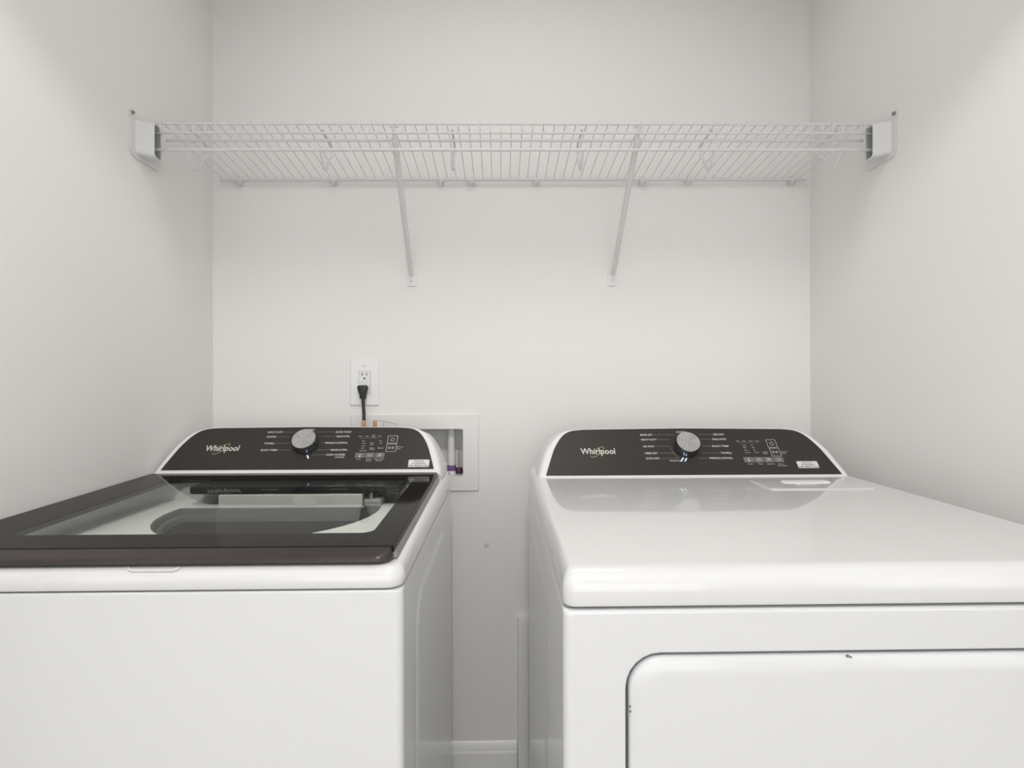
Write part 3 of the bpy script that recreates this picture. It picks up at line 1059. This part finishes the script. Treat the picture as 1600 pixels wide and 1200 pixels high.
# corners left out by the radial cut
for cxn, cyn in ((-0.779, -0.749), (-0.168, -0.749)):
    best = min(range(nh - 1), key=lambda k: abs(math.hypot(oo[k][0] - cxn, oo[k][1] - cyn)) + abs(math.hypot(oo[k + 1][0] - cxn, oo[k + 1][1] - cyn)))
    c = bm.verts.new((cxn, cyn, tz))
    bm.faces.new((ao[best], ao[best + 1], c))
bl = bm.verts.new((-0.779, -0.281, tz)); br = bm.verts.new((-0.168, -0.281, tz))
bm.faces.new([ao[0], ai[0], ai[-1], ao[-1], br, bl])
bmesh.ops.solidify(bm, geom=list(bm.faces), thickness=-0.006)
finish(bm, 'tub_cover', M['tub_white'], washer, smooth=30)
# stepped ring below the mouth
bm = B()
prof = [(0.0, 0.8903), (0.004, 0.8885), (0.007, 0.8780), (0.016, 0.8760), (0.019, 0.8660), (0.012, 0.8640)]
rings = []
for e, z in prof:
    d = dshape(ro - e, YB - e)
    rings.append([(x, y, z) for x, y in d])
stack(bm, rings, cap0=False, cap1=False)
finish(bm, 'tub_ring', M['tub_ring'], washer, smooth=30)
bm = B()
lathe(bm, [(0.232, 0.862), (0.228, 0.80), (0.228, 0.52), (0.21, 0.49), (0.12, 0.485), (0.001, 0.485)], n=64, origin=(cxo, cyo - 0.02, 0), cap=False)
finish(bm, 'wash_basket', M['basket'], washer, smooth=35)
bm = B()
lathe(bm, [(0.10, 0.486), (0.095, 0.50), (0.06, 0.52), (0.03, 0.56), (0.022, 0.60), (0.001, 0.603)], n=32, origin=(cxo, cyo - 0.02, 0))
finish(bm, 'impeller', M['tub_grey'], washer, smooth=40)
# raised white block behind the mouth, and the small dispenser at its right
bm = B()
box(bm, -0.6030, -0.2960, YB + 0.0005, YB + 0.045, tz - 0.001, 0.9180, 0.003)
finish(bm, 'rear_tub_block', M['tub_white'], washer)
bm = B()
box(bm, -0.2930, -0.2560, YB - 0.004, YB + 0.040, tz - 0.001, 0.9080, 0.006, 3)
disp = finish(bm, 'bleach_dispenser', M['tub_grey'], washer)
bm = B()
lathe(bm, [(0.013, 0.0), (0.010, 0.006), (0.005, 0.0165), (0.001, 0.018)], n=20, origin=(-0.2790, YB + 0.012, 0.9075))
finish(bm, 'dispenser_cone', M['basket'], disp)
for dx, dy in ((0, 0), (0.009, 0.003), (0.004, -0.008)):
    bm = B()
    lathe(bm, [(0.0022, 0), (0.0022, 0.0010)], n=10, origin=(-0.276 + dx, YB - 0.018 + dy, tz + 0.0002))
    finish(bm, 'drain_hole', M['slot'], washer, smooth=0)

bm = B()
box(bm, -0.6650, -0.2150, YB + 0.003, -0.290, 0.9185, 0.9360, 0.004)  # black bar added under the glass to darken where the console reflects
finish(bm, 'dark_reflection_bar', M['black'], washer)

# lid
lid0, lid1, lyf, lyb = -0.8080, -0.1460, -0.7745, -0.2750
WX0, WX1, WYF, WYB = -0.7220, -0.1890, -0.7180, -0.3050


def lid_loops(spec):
    return [[(x, y, lz(y, h)) for x, y in lp] for lp, h in spec]


bm = B()
out_a = rr(lid0, lid1, lyf, lyb, (0.001, 0.001, 0.006, 0.006), 8)
out_b = rr(lid0 + .0015, lid1 - .0015, lyf, lyb - .001, (0.001, 0.001, 0.006, 0.006), 8)
win = rr(WX0, WX1, WYF, WYB, 0.018, 8)
win_lo = rr(WX0, WX1, WYF, WYB, 0.018, 8)
stack(bm, lid_loops([(win_lo, -0.009), (out_a, -0.009), (out_a, -0.0015), (out_b, 0.0), (win, 0.0)]), close=True)
# taper the window slightly towards the back like the real border
for v in bm.verts:
    pass
lid = finish(bm, 'lid', M['lid_dark'], washer, smooth=30)
bm = B()
g = rr(WX0 + .0003, WX1 - .0003, WYF + .0003, WYB - .0003, 0.018, 8)
bm.faces.new([bm.verts.new((x, y, lz(y, -0.0003))) for x, y in g])
flat_finish(bm, 'lid_glass', M['glass'], lid, label='tinted see-through glass window')
bm = B()
spec = []
for h, e, ef in ((-0.0172, 0.004, 0.008), (-0.0168, 0.0015, 0.0035), (-0.0140, 0.0, 0.0), (-0.0110, 0.0005, 0.0005), (-0.0085, 0.0015, 0.0025), (-0.0070, 0.0020, 0.0050),
                 (-0.0010, 0.0035, 0.0215)):
    spec.append((rr(lid0 + e, lid1 - e, -0.7965 + ef, lyf - .0002, (max(0.022 - ef * .9, .0015), max(0.022 - ef * .9, .0015), 0.0003, 0.0003), 8), h))
stack(bm, lid_loops(spec))
finish(bm, 'lid_front_trim', M['lid_trim'], lid, smooth=45, label='brown rounded front edge')
for sx0, sx1 in ((lid0 + .001, lid0 + .03), (lid1 - .03, lid1 + .0045)):
    bm = B()
    lp = rr(sx0, sx1, lyf + .002, lyb, 0.003, 3)
    stack(bm, lid_loops([(lp, -0.0175), ([(x, y) for x, y in lp], -0.0125), (rr(sx0 + .001, sx1 - .0015, lyf + .002, lyb, .003, 3), -0.0092)]))
    finish(bm, 'lid_side_rail', M['lid_edge'], lid, smooth=30, label='light grey edge under the lid')
# lid grip: white lip below the front edge
bm = B()
pts = [(-0.4880, -0.7990, 0.9125), (-0.4860, -0.8005, 0.9106), (-0.4800, -0.8015, 0.9098), (-0.4300, -0.8015, 0.9096), (-0.4260, -0.8005, 0.9102), (-0.4220, -0.7990, 0.9120)]
tube(bm, pts, 0.0010, 8)
finish(bm, 'lid_grip', M['enamel_top'], washer)

# console
FW = Face(-0.270, 0.953, -0.190, 0.1245 * 0 + 1.0465)
ph = [(0.3165, 0.0015), (0.3085, 0.030), (0.2950, 0.0700), (0.2780, 0.1000), (0.2590, 0.1153), (0.2340, 0.1203), (0.1900, 0.1215), (0.0, 0.1235)]
hh_ = [(0.3370, -0.014), (0.3280, 0.030), (0.3140, 0.0710), (0.2940, 0.1050), (0.2690, 0.1200), (0.2390, 0.1248), (0.1900, 0.1256), (0.0, 0.1278)]
console(washer, FW, -0.4720, ph, hh_, wyb, 0.95, wx0, wx1)
# thin white ledge between panel and lid
bm = B()
box(bm, wx0 + 0.012, wx1 - 0.010, -0.2735, wyb - 0.001, 0.915, 0.9505, 0.003)
finish(bm, 'console_base', M['white_plastic'], washer)
logo(washer, FW, -0.7068, -0.6270, 0.0535, 0.0165, (-0.6840, 0.0455, -0.6530, 0.0725))
kn = knob(washer, FW, -0.4693, 0.0722, mark=100)
WL = [('HEAVY DUTY', -0.5721, -0.5344, 0.1079), ('WHITES', -0.5711, -0.5485, 0.094), ('TOWELS', -0.5716, -0.547, 0.0746), ('BULKY ITEMS', -0.5735, -0.5346, 0.0553), ('NORMAL', -0.482, -0.4583, 0.1150), ('QUICK WASH', -0.4063, -0.3677, 0.1079), ('DELICATES', -0.4011, -0.369, 0.0945), ('WRINKLE CONTROL', -0.4259, -0.3701, 0.0755), ('DRAIN & SPIN', -0.4068, -0.3685, 0.0551), ('CLEAN WASHER', -0.4161, -0.3697, 0.0415), ('with affresh', -0.3934, -0.3706, 0.0346)]
WR = [(-0.5329, -0.5077, 0.1079), (-0.5478, -0.515, 0.094), (-0.5454, -0.51, 0.0746), (-0.5339, -0.5033, 0.0553), (-0.4512, -0.4102, 0.1079), (-0.4387, -0.4027, 0.0945), (-0.4344, -0.4298, 0.0755), (-0.439, -0.4084, 0.0552), (-0.4496, -0.4176, 0.0415)]
WS = [('Sense', -0.3471, -0.3369, 0.0945), ('Wash', -0.3306, -0.322, 0.0945), ('Water', -0.3153, -0.3067, 0.097), ('Rinse', -0.3146, -0.306, 0.0926), ('Done', -0.2992, -0.2914, 0.0945), ('Hot', -0.3361, -0.3291, 0.0806), ('Warm', -0.3349, -0.3263, 0.0736), ('Cool', -0.3352, -0.3282, 0.0667), ('Cold', -0.3348, -0.3278, 0.0599), ('Tap Cold', -0.3374, -0.3205, 0.0526), ('Extra', -0.3149, -0.3071, 0.0749), ('Rinse', -0.3148, -0.3063, 0.0699), ('Fabric', -0.3149, -0.3048, 0.0606), ('Softener', -0.3142, -0.3011, 0.0565), ('Lid', -0.294, -0.2886, 0.0808), ('Add', -0.293, -0.2868, 0.074), ('Manual', -0.2947, -0.2816, 0.06), ('Temp', -0.3407, -0.3301, 0.0286), ('Rinse', -0.3172, -0.3059, 0.0289), ('Options', -0.3187, -0.3043, 0.024), ('Deep Water', -0.2998, -0.2755, 0.0291), ('Options', -0.2945, -0.2801, 0.0243), ('Hold to', -0.2496, -0.2341, 0.0631), ('Start', -0.2489, -0.2396, 0.0575)]
WR += [(-0.3440, -0.3300, 0.0885), (-0.3270, -0.3130, 0.0885), (-0.3110, -0.2985, 0.0885)]
controls(washer, FW, WL, WR, WS, 0.0050,
         {'x': [(-0.3457, -0.3230), (-0.3214, -0.3002), (-0.2979, -0.2759)], 'v': (0.0320, 0.0460), 'icon': ['temp', 'wave', 'bars']},
         [(-0.2742, -0.2510, 0.0736, 0.0955), (-0.2742, -0.2510, 0.0495, 0.0712)],
         (-0.2164, -0.1672, 0.0060, 0.0262), [[(-0.4597, 0.0400), (-0.4545, 0.0310)]])

# ------------------------------------------------------------------ DRYER
dx0, dx1, dyf, dyb = 0.075, 0.830, -0.875, -0.135
dryer = thing('clothes_dryer', 'white front-load clothes dryer on the right with plain white top and dark control panel',
              'dryer', ((dx0 + dx1) / 2, (dyf + dyb) / 2, 0))
DOOR = (0.1500, 0.7550, 0.330, 0.8305, 0.042)
bm = B()
shell(bm, dx0, dx1, dyf, dyb, 0.012, SEAM_D - 0.0015, door=DOOR)
side_pad(bm, dx0, -1, -0.662, -0.300, 0.09, 0.832, h=0.003)
finish(bm, 'cabinet', M['enamel'], dryer, smooth=35)
for (x, y) in ((dx0 + .05, dyf + .05), (dx1 - .05, dyf + .05), (dx0 + .05, dyb - .05), (dx1 - .05, dyb - .05)):
    bm = B(); lathe(bm, [(0.02, 0.0), (0.02, 0.008), (0.012, 0.010), (0.012, 0.016)], n=16, origin=(x, y, 0)); finish(bm, 'foot', M['black'], dryer)
bm = B()
top_cover(bm, dx0, dx1, dyf, dyb, SEAM_D + 0.001, 0.9295, 0.0155, 0.026, 0.016, plan_r=0.014, nr=10)
finish(bm, 'top_panel', M['enamel_top'], dryer, smooth=40)
# door
bm = B()
gx0, gx1, gz0, gz1, gr = DOOR[0] + 0.0028, DOOR[1] - 0.0028, DOOR[2] + 0.0028, DOOR[3] - 0.0030, 0.040
L = []
for e, y in ((0.0, dyf + 0.028), (0.0, dyf + 0.0020), (0.0008, dyf - 0.0008), (0.0025, dyf - 0.0025), (0.0060, dyf - 0.0038), (0.0110, dyf - 0.0052), (0.0150, dyf - 0.0062), (0.0200, dyf - 0.0066)):
    L.append([(p, y, q) for p, q in rr(gx0 + e, gx1 - e, gz0 + e, gz1 - e, max(gr - e * .7, .01), 8)])
stack(bm, L)
door = finish(bm, 'door', M['enamel'], dryer, smooth=40)
bm = B()
stack(bm, [[(p, dyf + 0.0285, q) for p, q in rr(DOOR[0] + .0003, DOOR[1] - .0003, DOOR[2] + .0003, DOOR[3] - .0003, 0.042, 8)],
           [(p, dyf + 0.0160, q) for p, q in rr(DOOR[0] + .0003, DOOR[1] - .0003, DOOR[2] + .0003, DOOR[3] - .0003, 0.042, 8)]])
finish(bm, 'door_gasket', M['seam'], dryer, smooth=30)
for (cx_, cz_, s) in ((0.4150, 0.8265, 0.6), (0.4185, 0.8252, 0.45), (0.1535, 0.7700, .4), (0.1540, 0.7640, .35)):
    bm = B()
    ring_ = [(cx_ + s * 0.0028 * math.cos(a) * (1 + .35 * math.sin(3 * a)), cz_ + s * 0.0019 * math.sin(a + .4) * (1 + .3 * math.cos(2 * a))) for a in [k * math.pi / 5 for k in range(10)]]
    yy = dyf - (0.0036 if cz_ < .8 else 0.0032)
    stack(bm, [[(x, yy + 0.0022, z) for x, z in ring_], [(x, yy - 0.0004, z) for x, z in ring_]])
    finish(bm, 'paint_chip', M['chip'], door, smooth=0, label='tiny dark paint chip')
# console
FD = Face(-0.295, 0.943, -0.212, 1.041)
ph = [(0.3460, -0.0018), (0.3340, 0.036), (0.3210, 0.0730), (0.3010, 0.1065), (0.2800, 0.1215), (0.2520, 0.1262), (0.2200, 0.1272), (0.0, 0.1300)]
hh_ = [(0.3700, -0.014), (0.3580, 0.032), (0.3430, 0.0750), (0.3180, 0.1110), (0.2920, 0.1265), (0.2600, 0.1308), (0.2230, 0.1318), (0.0, 0.1345)]
console(dryer, FD, 0.4525, ph, hh_, dyb, 0.94, dx0, dx1)
logo(dryer, FD, 0.1929, 0.2758, 0.0555, 0.0168, (0.2175, 0.0475, 0.2490, 0.0745))
knob(dryer, FD, 0.4492, 0.0747, mark=92)
DL = [('MORE DRY', 0.3446, 0.3755, 0.1103), ('HEAVY DUTY', 0.3444, 0.383, 0.0962), ('AIR ONLY', 0.3457, 0.3737, 0.0766), ('TIMED DRY', 0.346, 0.3776, 0.0571), ('QUICK DRY', 0.3457, 0.3794, 0.0428), ('Timed Dry', 0.401, 0.4269, 0.0362), ('NORMAL', 0.435, 0.4606, 0.1185), ('LESS DRY', 0.525, 0.5528, 0.1109), ('DELICATES', 0.5196, 0.5536, 0.0967), ('BULKY ITEMS', 0.5142, 0.5541, 0.0766), ('TOWELS', 0.5291, 0.5555, 0.057), ('WRINKLE CONTROL', 0.4975, 0.5544, 0.0426)]
DR = [(0.3786, 0.431, 0.1103), (0.3853, 0.4168, 0.0961), (0.3753, 0.4111, 0.0766), (0.3823, 0.4208, 0.0571), (0.3825, 0.4253, 0.0427), (0.4883, 0.5218, 0.111), (0.488, 0.518, 0.0967), (0.4892, 0.5126, 0.0766), (0.4842, 0.526, 0.057), (0.4714, 0.4944, 0.0426)]
DS = [('Wet', 0.5764, 0.5843, 0.091), ('Damp', 0.5922, 0.6001, 0.091), ('Cool', 0.608, 0.6167, 0.091), ('Done', 0.6239, 0.6326, 0.091), ('High', 0.5885, 0.5956, 0.0789), ('Med', 0.5888, 0.5958, 0.0718), ('Low', 0.5889, 0.5967, 0.0647), ('Air Only', 0.5883, 0.6008, 0.0578), ('50', 0.6098, 0.6137, 0.0789), ('40', 0.6099, 0.6146, 0.0718), ('30', 0.6107, 0.6146, 0.0647), ('20 min', 0.6117, 0.6211, 0.0582), ('Damp', 0.6323, 0.6432, 0.059), ('Chime', 0.6316, 0.6417, 0.0546), ('Temp', 0.5847, 0.5969, 0.026), ('Time', 0.6099, 0.6213, 0.026), ('Options', 0.6305, 0.6489, 0.026), ('More', 0.6579, 0.6694, 0.0255), ('Care Signal', 0.654, 0.6761, 0.0209), ('Hold to', 0.6763, 0.6919, 0.06), ('Start', 0.676, 0.6861, 0.055)]
DR += [(0.5800, 0.5960, 0.0860), (0.5985, 0.6135, 0.0860), (0.6160, 0.6310, 0.0860)]
controls(dryer, FD, DL, DR, DS, 0.0050,
         {'x': [(0.5790, 0.6020), (0.6035, 0.6257), (0.6273, 0.6503), (0.6518, 0.6740)], 'v': (0.0302, 0.0445), 'icon': ['temp', 'clock', 'bars', 'wave']},
         [(0.6503, 0.6728, 0.0724, 0.0945), (0.6510, 0.6735, 0.0478, 0.0700)],
         (0.7025, 0.7520, 0.0142, 0.0326), [[(0.4279, 0.0338), (0.4365, 0.0444)], [(0.4371, 0.0338), (0.4437, 0.0427)]],
         extra=[(0.4111, 0.0766), (0.4116, 0.0717), (0.4139, 0.0607), (0.4193, 0.0499), (0.4271, 0.0436)])
# lint screen lid in the top, right of centre
bm = B()


def dz(y, h=0.0):
    return 0.9295 + 0.0155 * (y - dyf) + h


lp = rr(0.5560, 0.7760, -0.4420, -0.3430, 0.008, 5)
lq = rr(0.5580, 0.7740, -0.4400, -0.3450, 0.007, 5)
stack(bm, [[(x, y, dz(y, -0.001)) for x, y in lp], [(x, y, dz(y, 0.0018)) for x, y in lp], [(x, y, dz(y, 0.0026)) for x, y in lq]])
ll = finish(bm, 'lint_screen_lid', M['enamel_top'], dryer, smooth=30)
bm = B()
lp = rr(0.6120, 0.7180, -0.3900, -0.3640, 0.010, 5)
stack(bm, [[(x, y, dz(y, 0.0024)) for x, y in lp], [(x, y, dz(y, 0.0046)) for x, y in rr(0.6140, 0.7160, -0.388, -0.3655, 0.009, 5)],
           [(x, y, dz(y, 0.0050)) for x, y in rr(0.6180, 0.7120, -0.382, -0.3670, 0.007, 5)]])
finish(bm, 'finger_grip', M['white_plastic'], ll, smooth=30)
